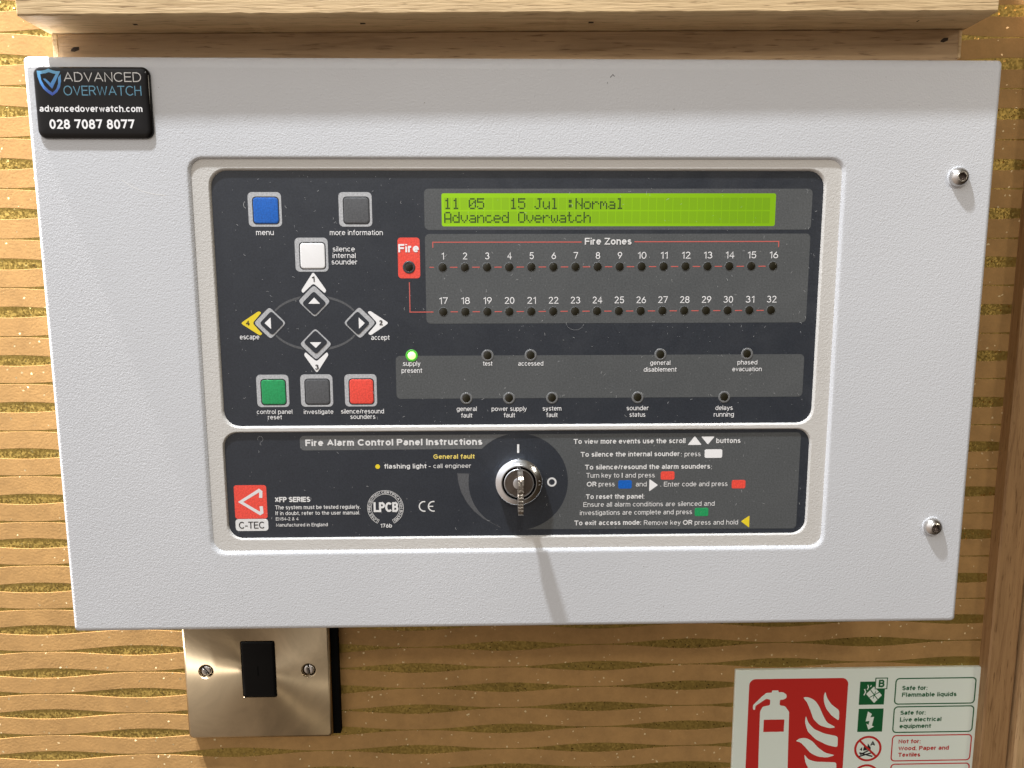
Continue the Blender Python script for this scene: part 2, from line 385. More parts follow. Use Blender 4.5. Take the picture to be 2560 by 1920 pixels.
def text(txt, x0, x1, y, cap, wt, z, mb=None, mi=0, warp=None, stag=[0]):
    mb = mb or MB(); w = wt*1.10; gap = .10+w; pos = 0; items = []
    for ch in txt:
        if ch == ' ': pos += .36+gap*.1; continue
        gw, paths = G[ch]; items.append((pos, paths)); pos += gw+gap
    nat = max(pos-gap, .0)
    k = ((x1-x0)-w*cap)/(nat*cap) if nat > .02 else 1
    for p0, paths in items:
        for j, path in enumerate(paths):
            dot = len(path) == 2 and path[0][0] == path[1][0] and abs(path[0][1]-path[1][1]) < .16
            pts = [(x0+w*cap/2+(p0+px)*cap*k, y+cap*(py if dot else w/2+py*(1-w))) for px, py in path]
            closed = abs(path[0][0]-path[-1][0])+abs(path[0][1]-path[-1][1]) < 1e-6
            if closed: pts = pts[:-1]
            else:   # square the stroke ends
                for s_, t_ in ((0, 1), (-1, -2)):
                    ex_, ey_ = abs(path[s_][0]-path[t_][0]), abs(path[s_][1]-path[t_][1])
                    if not dot and min(ex_, ey_) < 1e-6 and ex_+ey_ > .08:
                        d = Vector(pts[s_])-Vector(pts[t_]); d = d.normalized()*w*cap/2; pts[s_] = (pts[s_][0]+d.x, pts[s_][1]+d.y)
            ww = w*cap*(1 if k > .8 else .92)
            if warp:
                pts = [warp(*p_) for p_ in pts]
            mb.stroke(pts, ww, z+.024*j, mi, closed)
    return mb
INK = {'w': M_white, 's': M_silver, 'k': M_ink, 'y': M_ytext, 'g': M_sgreen, 'r': M_sred, 'b': M_bluetext}
CN = {'w': 'white', 's': 'pale grey', 'k': 'black', 'y': 'pale yellow', 'g': 'green', 'r': 'red', 'b': 'pale blue'}
def write(rows, z, parent, name='lettering', dy=0):
    for t, x0, x1, y, cap, wt, c in rows:
        o = text(t, x0, x1, y, cap, wt, z).build(name, INK[c], parent, origin=((x0+x1)/2, y, z))
        if not any(b in t for b in ('TEC', 'LPCB', 'ADVANCED', 'OVERWATCH', 'advanced', 'XFP')) and t not in ('.', ':'):
            o['label'] = '%s lettering reading "%s"' % (CN[c], t)

# printed words: text, left, right, baseline, cap height (mm), stroke weight, ink
UP=[
    ('menu', -105.13, -98.12, 49.39, 2.12, 0.11, 'w'),
    ('more information', -75.88, -54.78, 49.35, 2.04, 0.11, 'w'),
    ('silence', -74.99, -66.15, 42.90, 2.01, 0.11, 'w'),
    ('internal', -75.08, -65.88, 40.32, 2.02, 0.11, 'w'),
    ('sounder', -75.61, -65.27, 37.78, 2.02, 0.11, 'w'),
    ('escape', -113.80, -105.92, 7.77, 2.03, 0.11, 'w'),
    ('accept', -60.63, -53.12, 7.34, 2.04, 0.11, 'w'),
    ('supply', -47.98, -40.78, -3.42, 2.02, 0.11, 'w'),
    ('present', -48.58, -40.12, -6.30, 2.02, 0.11, 'w'),
    ('control panel', -108.48, -93.93, -23.08, 1.86, 0.11, 'w'),
    ('reset', -104.05, -98.26, -25.35, 1.87, 0.11, 'w'),
    ('investigate', -89.20, -77.07, -23.19, 1.87, 0.11, 'w'),
    ('silence/resound', -73.94, -56.23, -23.12, 1.91, 0.11, 'w'),
    ('sounders', -70.21, -59.83, -25.40, 1.92, 0.11, 'w'),
    ('test', -15.15, -11.22, -3.47, 1.89, 0.11, 'w'),
    ('accessed', -0.63, 9.71, -3.56, 1.89, 0.11, 'w'),
    ('general', -26.18, -17.86, -22.37, 1.92, 0.11, 'w'),
    ('fault', -24.37, -19.69, -25.11, 1.92, 0.11, 'w'),
    ('power supply', -11.69, 2.87, -22.43, 1.92, 0.11, 'w'),
    ('fault', -6.66, -1.96, -25.13, 1.92, 0.11, 'w'),
    ('system', 9.50, 17.28, -22.40, 1.92, 0.11, 'w'),
    ('fault', 11.05, 15.76, -25.15, 1.93, 0.11, 'w'),
    ('general', 53.90, 62.28, -3.50, 1.90, 0.11, 'w'),
    ('disablement', 51.30, 64.98, -6.30, 1.90, 0.11, 'w'),
    ('phased', 90.21, 98.50, -3.49, 1.90, 0.11, 'w'),
    ('evacuation', 88.19, 100.44, -6.30, 1.90, 0.11, 'w'),
    ('sounder', 44.50, 53.72, -22.44, 1.93, 0.11, 'w'),
    ('status', 45.73, 52.42, -25.24, 1.93, 0.11, 'w'),
    ('delays', 81.72, 89.02, -22.57, 1.93, 0.11, 'w'),
    ('running', 81.13, 89.59, -25.38, 1.94, 0.11, 'w'),
    ('Fire', -48.74, -40.51, 42.55, 3.26, 0.20, 'w'),
    ('Fire Zones', 26.28, 45.20, 45.46, 2.71, 0.17, 's'),
    ('1', -83.91, -82.65, 30.94, 2.16, 0.19, 'k'),
    ('4', -111.09, -109.61, 13.48, 1.93, 0.19, 'k'),
    ('2', -57.24, -55.83, 13.29, 2.07, 0.19, 'k'),
    ('3', -83.93, -82.38, -4.76, 2.10, 0.19, 'k'),
]
LOW=[
    ('Fire Alarm Control Panel Instructions', -89.14, -15.65, -36.75, 2.76, 0.21, 's'),
    ('XFP SERIES', -102.90, -88.09, -60.74, 2.26, 0.20, 's'),
    ('The system must be tested regularly.', -102.91, -67.25, -63.86, 1.75, 0.13, 's'),
    ('If in doubt, refer to the user manual.', -102.85, -67.55, -66.36, 1.66, 0.13, 's'),
    ('EN54-2 & 4', -102.83, -93.37, -68.71, 1.42, 0.13, 's'),
    ('Manufactured in England', -102.81, -81.18, -71.38, 1.47, 0.13, 's'),
    ('C-TEC', -118.44, -107.68, -72.13, 3.04, 0.12, 'k'),
    ('LPCB', -61.73, -51.23, -65.45, 4.35, 0.20, 's'),
    ('176b', -59.04, -54.14, -72.25, 1.76, 0.16, 's'),
    ('General fault', -36.18, -18.87, -42.61, 1.97, 0.17, 'y'),
    ('flashing light', -56.76, -39.09, -46.61, 2.00, 0.17, 's'),
    ('- call engineer', -38.18, -20.44, -46.55, 1.87, 0.11, 's'),
    ('To view more events use the scroll', 22.52, 69.59, -36.62, 2.11, 0.17, 's'),
    ('buttons', 82.59, 92.89, -36.70, 2.12, 0.17, 's'),
    ('To silence the internal sounder', 25.55, 67.35, -42.17, 2.07, 0.17, 's'),
    (':', 67.88, 68.31, -42.33, 2.07, 0.12, 's'),
    ('press', 69.38, 76.20, -42.31, 2.07, 0.11, 's'),
    ('To silence/resound the alarm sounders', 27.43, 80.42, -47.69, 2.08, 0.17, 's'),
    (':', 80.85, 81.23, -47.91, 2.09, 0.12, 's'),
    ('Turn key to', 28.01, 41.99, -51.27, 2.09, 0.11, 's'),
    ('I', 43.01, 43.55, -51.34, 2.09, 0.17, 's'),
    ('and press', 44.51, 57.02, -51.34, 2.09, 0.11, 's'),
    ('OR', 28.27, 32.40, -55.08, 2.09, 0.17, 's'),
    ('press', 33.31, 40.13, -55.08, 2.09, 0.11, 's'),
    ('and', 49.05, 53.67, -55.21, 2.10, 0.11, 's'),
    ('.', 59.54, 59.86, -55.28, 2.10, 0.13, 's'),
    ('Enter code and press', 60.99, 88.14, -55.35, 2.10, 0.11, 's'),
    ('To reset the panel', 27.95, 52.24, -60.53, 2.10, 0.17, 's'),
    (':', 52.51, 52.88, -60.64, 2.11, 0.12, 's'),
    ('Ensure all alarm conditions are silenced and', 26.92, 82.89, -63.94, 2.06, 0.11, 's'),
    ('investigations are complete and press', 25.50, 73.36, -67.56, 2.12, 0.11, 's'),
    ('To exit access mode:', 23.17, 51.68, -72.03, 2.13, 0.17, 's'),
    ('Remove key', 52.87, 68.61, -72.20, 2.13, 0.11, 's'),
    ('OR', 69.59, 73.67, -72.25, 2.13, 0.17, 's'),
    ('press and hold', 74.64, 93.26, -72.31, 2.13, 0.11, 's'),
]
STK=[
    ('ADVANCED', -173.83, -144.59, 106.63, 3.51, 0.09, 's'),
    ('OVERWATCH', -174.26, -144.83, 101.63, 3.58, 0.09, 'b'),
    ('advancedoverwatch.com', -183.90, -144.91, 95.62, 2.40, 0.16, 'w'),
    ('028 7087 8077', -180.64, -148.33, 89.30, 3.57, 0.17, 'w'),
]
SGN=[
    ('B', 223.43, 227.03, -216.24, 4.94, 0.20, 'g'),
    ('Safe for:', 238.21, 253.87, -218.45, 2.86, 0.18, 'g'),
    ('Flammable liquids', 238.43, 272.34, -222.79, 2.77, 0.18, 'g'),
    ('Safe for:', 238.22, 254.05, -234.74, 2.79, 0.18, 'g'),
    ('Live electrical', 238.35, 264.18, -239.26, 2.80, 0.18, 'g'),
    ('equipment', 238.40, 258.09, -243.66, 2.81, 0.18, 'g'),
    ('Not for:', 238.51, 252.33, -253.90, 2.73, 0.18, 'r'),
    ('Wood, Paper and', 238.74, 270.47, -258.55, 2.74, 0.18, 'r'),
    ('Textiles', 238.88, 252.74, -262.90, 2.74, 0.18, 'r'),
    ('A', 220.82, 223.91, -255.27, 3.21, 0.20, 'k'),
]

# ------------------------------------------------------------------ wall and its wallpaper bands
WZ = -119
mb = MB(); mb.box(-520, 520, -520, 420, WZ-12, WZ)
wall = mb.build('wall', M_gold); wall['kind'] = 'structure'; wall['label'] = 'wall papered in wavy kraft bands over gold glitter'
PER, PITCH = 110.6, 13.43
def gap_at(k, x):
    """half height of the gold lens between band k and k+1"""
    x0 = -4 if k % 2 == 0 else -59.3
    c = .5+.5*math.cos(2*math.pi*(x-x0)/PER)
    return (.25+2.85*c**1.15)
def gy(k): return -187.3+PITCH*k
for k in range(-13, 30):
    mb = MB(); xs = [-385+6*i for i in range(113)]
    lo = [gy(k)+gap_at(k, x)+.25*math.sin(x*.021+k*1.7) for x in xs]; hi = [gy(k+1)-gap_at(k+1, x)+.25*math.sin(x*.021+(k+1)*1.7) for x in xs]
    n = len(xs); vs = []
    for off, z in ((0, WZ-.1), (0, WZ+.06), (.12, WZ+.12)):
        vs += [(x, y+off, z) for x, y in zip(xs, lo)]
    for off, z in ((.12, WZ+.12), (0, WZ+.06), (0, WZ-.1)):
        vs += [(x, y-off, z) for x, y in zip(xs, hi)]
    fs = [(r*n+i, r*n+i+1, (r+1)*n+i+1, (r+1)*n+i) for r in range(5) for i in range(n-1)]
    mb.add(vs, fs); mb.build('wallpaper_band', M_band, wall)

# ------------------------------------------------------------------ timber upright at the right
up = empty('door_frame', 'brown oak door frame upright along the right edge of the wall', 'door frame', (300, -60, WZ))
mb = MB(); mb.box(286.2, 303.2, -520, 420, WZ-1, -110.5, 0, .8); mb.build('lining', M_frame, up)
mb = MB(); mb.box(303.2, 304.0, -520, 420, WZ-1, -117.5, 0); lab(mb.build('groove', M_hole, up), 'dark groove between the two timbers')
mb = MB(); mb.box(304.2, 520.5, -520.5, 420.5, WZ-1, -106, 0, 1.2); lab(mb.build('architrave', M_frame2, up), 'paler oak architrave board')

# ------------------------------------------------------------------ oak ledge above the panel
led = empty('oak_ledge', 'pale oak ledge with a projecting cap board resting over the alarm panel', 'ledge', (0, 129, -60))
def jag(x0, x1, y, amp, n=90): return [(x0+(x1-x0)*i/n, y+random.uniform(-amp, amp)) for i in range(n+1)]
mb = MB()
lowe = jag(-184.6, 179.8, 129.4, .16)
loop = [(-184.6, 158), (-184.9, 150)] + [(x, y) for x, y in lowe] + [(180.2, 150), (180.2, 158)]
mb.rings([(loop, -118), (loop, 9.2), ([(x+(.5 if x < -184 else -.5 if x > 179 else 0), y+.5 if y < 140 else y) for x, y in loop], 9.9)], 0, False)
mb.face([[(x+(.5 if x < -184 else -.5 if x > 179 else 0), y+.5 if y < 140 else y) for x, y in loop]], 9.9)
mb.box(-184, 179.5, 130.2, 330, -118, -12)  # unseen tall box, added to keep lamp light off the right-hand wall
cap = mb.build('cap_board_light_block', M_oak, led)
mb = MB(); mb.box(-184, 179.6, 129.35, 129.42, -118, 9)   # sawn underside
mb = MB(); mb.box(-181.4, 177.3, 112.5, 129.2, -118, -10, 0, .25); rail = mb.build('rail_board', M_oakrail, led)
mb = MB(); mb.box(-183.6, -181.4, 118.4, 129.2, -118, -9.9, 0, .3); mb.build('end_strip', M_oak, led)
mb = MB(); mb.box(177.3, 178.6, 118.4, 129.2, -118, -9.9, 0, .3); mb.build('end_strip', M_oak, led)
for x, y, r_ in ((-174.9, 123.3, 1.2), (171.5, 125.2, 1.1)):
    mb = MB(); mb.prism([(x-1.5*r_, y-.7), (x-.3, y-.9), (x+1.2*r_, y-.2), (x+1.3*r_, y+.9), (x-.4, y+.8), (x-1.2*r_, y+.1)], -10.2, -9.85)
    mb.build('nail_hole', M_hole, rail)
for x in (-146.2, -60.1, 27.5, 155.5):     # pin holes on the underside of the cap
    mb = MB(); mb.add([(x-1, 129.30, -1.2), (x+1.2, 129.30, -1.0), (x+.9, 129.30, .4), (x-.9, 129.30, .5)], [(0, 1, 2, 3)])
    mb.build('nail_hole', M_hole, cap)
led.rotation_euler = (0, -math.radians(.50), 0)

# ------------------------------------------------------------------ alarm panel
pan = empty('fire_alarm_panel', 'white steel fire alarm control panel with dark keypad and green display', 'alarm panel', (0, 0, -60))
W_, H_ = 190.3, 116.8
def dr(d, dt, r): return rr(-W_+d, W_-d, -H_+d, H_-dt, r, 5)
mb = MB()
op = rr(-129.8, 129.7, -82.4, 79.1, 5.6, 5)
op2 = rr(-129.0, 128.9, -81.5, 78.55, 5.0, 5)
mb.rings([(dr(0, 0, 1.6), -24), (dr(0, 0, 1.6), -2.6), (dr(.25, .35, 1.6), -1.5), (dr(.7, 1.4, 1.5), -.75), (dr(1.25, 2.9, 1.3), -.25), (dr(1.9, 4.2, 1.2), 0), (dr(2.3, 4.6, 1.2), 0),
          (rr(-131.0, 130.9, -83.6, 80.2, 6.8, 5), 0), (rr(-130.3, 130.2, -82.9, 79.5, 6.1, 5), 0), (rr(-129.9, 129.8, -82.5, 79.15, 5.7, 5), -.12), (op2, -1.0), (op2, -1.6)])
cov = mb.build('cover', M_paint, pan, smooth=True)
mb = MB(); mb.box(-186, 186, -113, 113, WZ, -24); mb.build('backing', M_paint, pan)
mb = MB()
U1 = (-122.2, 122.6, -28.5, 74.7, 6.6); L1 = (-122.9, 122.4, -76.6, -30.5, 6.2)
def hole(h, g): return rr(h[0]+g, h[1]-g, h[2]+g, h[3]-g, h[4]-g*.6, 6)
outer = rr(-129.3, 129.2, -81.8, 78.8, 5.2, 6)
mb.face([outer, hole(U1, -.5), hole(L1, -.35)], -1.1)
for h, g in ((U1, -.5), (L1, -.35)):
    mb.rings([(hole(h, g), -1.1), (hole(h, g+.25), -1.18), (hole(h, .35), -2.05), (hole(h, .35), -2.5)])
mb.build('bezel', M_bezel, pan, smooth=True)

# --- upper membrane keypad
Z0 = -2.1; ZA, ZB, ZC, ZD = Z0+.03, Z0+.06, Z0+.09, Z0+.12
kp = MB(); kp.prism(hole(U1, -.6), Z0-2, Z0); kp = kp.build('keypad', M_mem, pan)
def patch(name, loop, z, m, parent, label=None, holes=(), zb=None):
    mb = MB(); mb.prism(loop, zb if zb is not None else z-.025, z, 0, holes)
    cx = sum(p_[0] for p_ in loop)/len(loop); cy = sum(p_[1] for p_ in loop)/len(loop)
    o = mb.build(name, m, parent, origin=(cx, cy, z))
    if label: o['label'] = label
    return o
LW = (-31.15, 103.15, 52.75, 65.65, .8)
patch('display_surround', rr(-38.05, 117.9, 51.35, 67.45, 1.8), ZA, M_grey, kp, 'grey printed surround of the display', holes=[rr(*LW)])
patch('zone_field', rr(-38.0, 117.95, 13.86, 49.75, 1.8), ZA, M_grey, kp, 'grey printed field behind the zone lights')
patch('status_field', rr(-50.9, 118.05, -17.1, .72, 1.8), ZA, M_grey, kp, 'grey printed field behind the status lights')
# display
mb = MB(); mb.prism(rr(*LW), Z0-1.2, Z0+.012); dsp = mb.build('display', M_lcd, kp, origin=(36, 59, Z0)); dsp['label'] = 'green backlit text display'
mb = MB(); CW, PX = 3.284, .605
for r_, yt in ((0, 63.95), (1, 58.6)):
    for c_ in range(40):
        x = -30.25+CW*c_; mb.box(x, x+3.02, yt-4.78, yt, Z0, Z0+.024)
mb.build('display_cells', M_cell, kp, origin=(36, 59, Z0))['kind'] = 'stuff'
DOT = {
 '1': '0010001100001000010000100001000 1110', '0': '01110100011001110101110011000101110', '5': '11111100001111000001000011000101110',
 'J': '00111000100001000010000101001001100', 'u': '00000000001000110001100011001101101', 'l': '01100001000010000100001000010001110',
 ':': '00000011000110000000011000110000000', 'N': '10001100011100110101100111000110001', 'o': '00000000000111010001100011000101110',
 'r': '00000000001011011001100001000010000', 'm': '00000000001101010101101011000110001', 'a': '00000000000111000001011111000101111',
 'A': '01110100011000110001111111000110001', 'd': '00001000010110110011100011000101111', 'v': '00000000001000110001100010101000100',
 'n': '00000000001011011001100011000110001', 'c': '00000000000111010000100001000101110', 'e': '00000000000111010001111111000001110',
 'O': '01110100011000110001100011000101110', 'w': '00000000001000110001101011010101010', 't': '01000010001110001000010000100100110',
 'h': '10000100001011011001100011000110001'}
DOT['1'] = '00100011000010000100001000010001110'
for txt, yt in (('11 05   15 Jul :Normal', 63.75), ('Advanced Overwatch', 58.4)):
    mb = MB()
    for c_, ch in enumerate(txt):
        if ch == ' ': continue
        for i, b in enumerate(DOT[ch]):
            if b == '1':
                x = -30.2+CW*c_+PX*(i % 5); y = yt-PX*1.02*(i//5)
                mb.box(x, x+.56, y-.57, y, Z0, Z0+.04)
    o = mb.build('display_text', M_pix, kp, origin=(0, yt, Z0))
# red zone lines
mb = MB()
for pts in ([(-34.9, 44.3), (-34.9, 46.5), (25.0, 46.5)], [(46.4, 46.6), (105.1, 46.65), (105.1, 44.4)], [(-44.6, 30.6), (-44.6, 18.6), (-35.1, 18.6)]):
    mb.stroke(pts, .38, ZB)
def zx(i): return -31.1+8.953*i
for y0 in (36.55, 18.65):
    for i in range(15):
        xm = zx(i)+4.48; mb.stroke([(xm-1.5, y0+.012*i), (xm+1.5, y0+.012*(i+1))], .36, ZB)
mb.stroke([(-36.4, 36.55), (-34.6, 36.55)], .36, ZB)
lab(mb.build('zone_lines', M_redline, kp), 'thin red lines linking the zone lights')
# indicators
def indicator_mesh(name, rim, r_rim, lit=False):
    mb = MB()
    if r_rim > 2: mb.lathe(0, 0, [(r_rim, .0), (r_rim-.12, .10), (1.95, .12), (1.66, .02), (1.62, -.25)], 28, 1, False)
    else: mb.lathe(0, 0, [(r_rim, .0), (r_rim-.18, .10), (1.72, .11), (1.62, .02), (1.60, -.25)], 28, 1, False)
    if lit: mb.lathe(0, 0, [(1.62, .0), (1.5, .32), (1.1, .62), (.5, .78), (.1, .80)], 24, 0)
    else: mb.lathe(0, 0, [(1.62, .13), (1.55, .14), (1.25, .22), (.8, .30), (.3, .33), (.05, .335)], 24, 0)
    o = mb.build(name, [M_led if lit else M_lens, rim], None, smooth=True); me = o.data; bpy.data.objects.remove(o); return me
me_zone = indicator_mesh('zone_indicator', M_grey, 1.95)
me_stat = indicator_mesh('status_indicator', M_rim, 2.5)
me_fire = indicator_mesh('fire_indicator', M_rimdk, 2.55)
me_lit = indicator_mesh('lit_indicator', M_ledhalo, 2.5, True)
def put(name, me, x, y, z, parent, label):
    o = bpy.data.objects.new(name, me); C.objects.link(o); o.location = q(x, y, z); attach(o, parent); o['label'] = label; return o
for row, y0 in ((0, 36.55), (1, 18.65)):
    for i in range(16):
        y = y0+.018*i; n_ = row*16+i+1
        put('indicator', me_zone, zx(i), y, ZA, kp, 'unlit zone light under the number %d' % n_)
        wd = 1.05 if n_ == 1 else 1.78
        if n_ > 9: wd = 3.95 if '1' not in str(n_) else 3.55
        if n_ == 11: wd = 2.9
        o = text(str(n_), zx(i)+.1-wd/2, zx(i)+.1+wd/2, y+3.1, 2.75, .105, ZB).build('zone_number', M_white, kp, origin=(zx(i), y+4.4, ZB))
        o['label'] = 'white zone number %d' % n_
# fire badge
patch('fire_badge', rr(-49.0, -40.15, 32.2, 48.35, 1.3), ZA, M_red, kp, 'red badge reading Fire')
put('indicator', me_fire, -44.62, 36.6, ZB, kp, 'unlit light in the red fire badge')
put('indicator', me_lit, -44.3, .85, ZB, kp, 'lit green supply present light')
for x, y, s_ in ((-13.2, .72, 'test'), (4.5, .74, 'accessed'), (58.1, .85, 'general disablement'), (94.1, .93, 'phased evacuation'),
                 (-22.1, -17.03, 'general fault'), (-4.4, -17.05, 'power supply fault'), (13.4, -17.03, 'system fault'), (49.05, -17.06, 'sounder status'), (85.3, -17.08, 'delays running')):
    put('indicator', me_stat, x, y, ZB, kp, 'unlit light marked %s' % s_)
# square buttons
for x0, y1, m, s_ in ((-107.8, 66.1, M_blue, 'blue menu'), (-72.0, 66.1, M_arc, 'grey more information'), (-90.05, 48.35, M_white, 'white silence internal sounder'),
                   (-108.1, -6.78, M_green, 'green control panel reset'), (-90.15, -6.74, M_arc, 'grey investigate'), (-72.1, -6.74, M_red, 'red silence/resound sounders')):
    low = y1 < 0; w_, h_ = 13.15, 13.43
    ix0, ix1, iy0, iy1 = (x0+1.65, x0+12.25, y1-12.55, y1-1.68) if not low else (x0+1.6, x0+12.1, y1-12.7, y1-1.7)
    patch('button_surround', rr(x0, x0+w_, y1-h_, y1, 1.7), ZB, M_lgrey, kp, 'pale grey surround of the %s button' % s_, zb=Z0)
    patch('button_groove', rr(ix0, ix1, iy0, iy1, 1.5), ZC, M_pad, kp)
    mb = MB(); g = .42
    mb.rings([(rr(ix0+g, ix1-g, iy0+g, iy1-g, 1.2), ZC), (rr(ix0+g+.15, ix1-g-.15, iy0+g+.15, iy1-g-.15, 1.1), ZC+.07), (rr(ix0+g+.5, ix1-g-.5, iy0+g+.5, iy1-g-.5, .9), ZC+.1)], 0, True)
    lab(mb.build('button', m, kp, smooth=True, origin=((ix0+ix1)/2, (iy0+iy1)/2, ZC)), '%s button' % s_)
# navigation cluster
def ell(rx, ry, n=72): return [(-83.2+rx*math.cos(2*math.pi*i/n), 14.25+ry*math.sin(2*math.pi*i/n)) for i in range(n)]
patch('oval_ring', ell(18.2, 11.3), ZA, M_arc, kp, 'grey oval line joining the arrow buttons', holes=[ell(17.6, 10.3)])
def dia(cx, cy, h, r=1.0): return roundpoly([(cx+h, cy), (cx, cy+h), (cx-h, cy), (cx, cy-h)], r)
wings = {'up': ([(-83.12, 34.9), (-88.2, 27.4), (-87.6, 26.3), (-83.2, 30.3), (-78.8, 26.3), (-78.1, 27.4)], M_white),
         'left': ([(-113.2, 14.3), (-105.7, 19.2), (-104.6, 18.6), (-108.4, 14.3), (-104.6, 9.9), (-105.7, 9.3)], M_yellow),
         'right': ([(-53.3, 14.2), (-60.8, 9.2), (-61.9, 9.9), (-58.0, 14.2), (-61.9, 18.6), (-60.8, 19.2)], M_white),
         'down': ([(-83.2, -6.2), (-78.2, 1.3), (-78.75, 2.5), (-83.2, -1.45), (-87.6, 2.5), (-88.2, 1.3)], M_white)}
for d, (cx, cy, ix, iy, tri, num) in {'up': (-83.13, 23.1, -83.17, 22.25, [(-85.6, 22.1), (-80.8, 22.1), (-83.08, 24.6)], 1),
    'down': (-83.21, 5.72, -83.18, 6.5, [(-85.6, 6.5), (-83.22, 4.15), (-80.85, 6.5)], 3),
    'left': (-101.35, 14.35, -100.6, 14.3, [(-103.5, 14.35), (-100.95, 11.9), (-100.95, 16.65)], 4),
    'right': (-65.13, 14.35, -65.85, 14.2, [(-65.45, 11.9), (-63.0, 14.2), (-65.45, 16.5)], 2)}.items():
    wp, wm = wings[d]
    patch('number_wing', roundpoly(wp, 1.0), ZA, wm, kp, '%s pointed wing numbered %d' % ('yellow' if d == 'left' else 'white', num))
    patch('button_groove', dia(cx, cy, 7.15, 1.5), ZA+.015, M_mem, kp)
    patch('button_surround', dia(cx, cy, 6.5, 1.3), ZB, M_lgrey, kp, 'pale grey diamond surround of the %s arrow button' % d)
    patch('button', dia(ix, iy, 4.95, 1.1), ZC+.08, M_mem, kp, 'dark diamond %s arrow button' % d, zb=ZB)
    patch('arrow', roundpoly(tri, .3), ZC+.12, M_white, kp, 'white arrow pointing %s' % d)
write(UP, ZD, kp)

# --- lower membrane
lk = MB(); lk.prism(hole(L1, -.5), Z0-2, Z0)
lk = lk.build('instruction_label', M_mem, pan)
KX, KY, KR = -.65, -52.9, 20.95
def circ_pts(a0, a1, n=24): return arc(KX, KY, KR, KR, a0, a1, n)
ang = lambda x, y: math.degrees(math.atan2(y-KY, x-KX))
pill = arc(-89.6, -34.2, 1.8, 1.8, 90, 180, 5)+arc(-89.6, -36.8, 1.8, 1.8, 180, 270, 5)
pill += circ_pts(180-43.6, 101.5, 12)[:]
patch('title_field', pill, ZA, M_pill, lk, 'grey pill behind the title of the instructions')
rp_ = circ_pts(78.5, -80, 36)+arc(116.6, -72.5, 1.8, 1.8, 270, 360, 5)+arc(116.6, -34.1, 1.8, 1.8, 0, 90, 5)
patch('instruction_field', rp_, ZA, M_grey, lk, 'grey field behind the printed instructions')
cr = [(-26.3, -48.9), (-25.9, -52.65), (-24.68, -57.18), (-22.53, -61.35), (-19.64, -65.18), (-15.63, -68.64), (-8.1, -72.84)]
cr += [p_ for p_ in circ_pts(248, 169.5, 18)]
patch('crescent', cr, ZA, M_arc, lk, 'grey crescent left of the key switch')
def piece(name, pts, m, label, z=ZB, r_=.4): return patch(name, roundpoly(pts, r_), z, m, lk, label)
patch('position_mark', rr(-1.15, -.25, -40.3, -36.6, .1), ZB, M_silver, lk, 'pale bar above the key switch')
patch('position_mark', circle(13.5, -53.0, 2.0), ZB, M_silver, lk, 'pale ring right of the key switch', holes=[circle(13.5, -53.0, 1.25)])
patch('bullet', circle(-59.5, -45.73, .98, 20), ZB, M_yellow, lk, 'yellow bullet before flashing light')
piece('arrow_symbol', [(70.6, -37.4), (76.5, -37.4), (73.5, -33.6)], M_white, 'white triangle pointing up')
piece('arrow_symbol', [(76.2, -33.85), (79.1, -37.3), (81.9, -33.85)], M_white, 'white triangle pointing down')
piece('arrow_symbol', [(54.8, -52.0), (54.8, -57.4), (58.5, -54.66)], M_white, 'white triangle pointing right')
piece('arrow_symbol', [(94.5, -70.95), (98.15, -73.75), (98.1, -68.4)], M_yellow, 'yellow triangle pointing left')
for x0, x1, y0, y1, m, s_ in ((77.9, 85.35, -43.05, -39.35, M_white, 'white'), (59.55, 65.4, -52.35, -48.75, M_red, 'red'), (41.6, 47.35, -56.1, -52.45, M_blue, 'blue'),
                     (89.9, 95.75, -56.4, -52.75, M_red, 'red'), (74.5, 80.35, -68.45, -64.8, M_green, 'green')):
    patch('button_symbol', rr(x0, x1, y0, y1, .75), ZB, m, lk, '%s pill standing for a button' % s_)
patch('maker_badge', rr(-119.75, -106.25, -67.8, -53.3, 1.1), ZA, M_red, lk, 'red maker badge with a pale angle mark')
patch('badge_foot', rr(-119.8, -106.15, -73.15, -67.95, 1.3), ZA, M_silver, lk, 'pale foot of the maker badge')
mb = MB(); mb.stroke([(-108.75, -58.8), (-108.55, -56.2), (-109.3, -55.6), (-117.2, -60.5), (-109.3, -65.6), (-108.55, -65.1), (-108.7, -62.4)], 1.35, ZB)
mb.build('angle_mark', M_silver, lk)
write(LOW, ZC, lk)
# round approval mark: two arcs, ends and lettering round the ring
mb = MB(); LX, LY = -56.7, -63.6
mb.stroke(arc(LX, LY, 7.55, 7.55, -62, 242, 60), .17, ZC); mb.stroke(arc(LX, LY, 5.95, 5.95, -62, 242, 60), .17, ZC+.002)
for an in (-62, 242):
    c_, s_ = math.cos(math.radians(an)), math.sin(math.radians(an)); mb.stroke([(LX+5.9*c_, LY+5.9*s_), (LX+7.6*c_, LY+7.6*s_)], .17, ZC+.004)
Lr = math.radians(296)*6.3
def wrp(x, y):
    th = math.radians(238)-x/6.3; r_ = 6.25+y; return (LX+r_*math.cos(th), LY+r_*math.sin(th))
text('LOSS PREVENTION CERTIFICATION BOARD', 0, Lr, 0, 1.0, .17, ZC+.006, mb, 0, wrp)
lab(mb.build('approval_mark', M_silver, lk), 'pale round approval mark with lettering round its ring')
mb = MB(); mb.stroke(arc(-40.35, -63.1, 2.1, 2.1, 78, 282, 16), .52, ZC); mb.stroke(arc(-36.5, -63.1, 2.1, 2.1, 78, 282, 16), .52, ZC); mb.stroke([(-38.6, -63.1), (-36.6, -63.1)], .46, ZC+.004)
lab(mb.build('conformity_mark', M_silver, lk), 'pale letters CE')

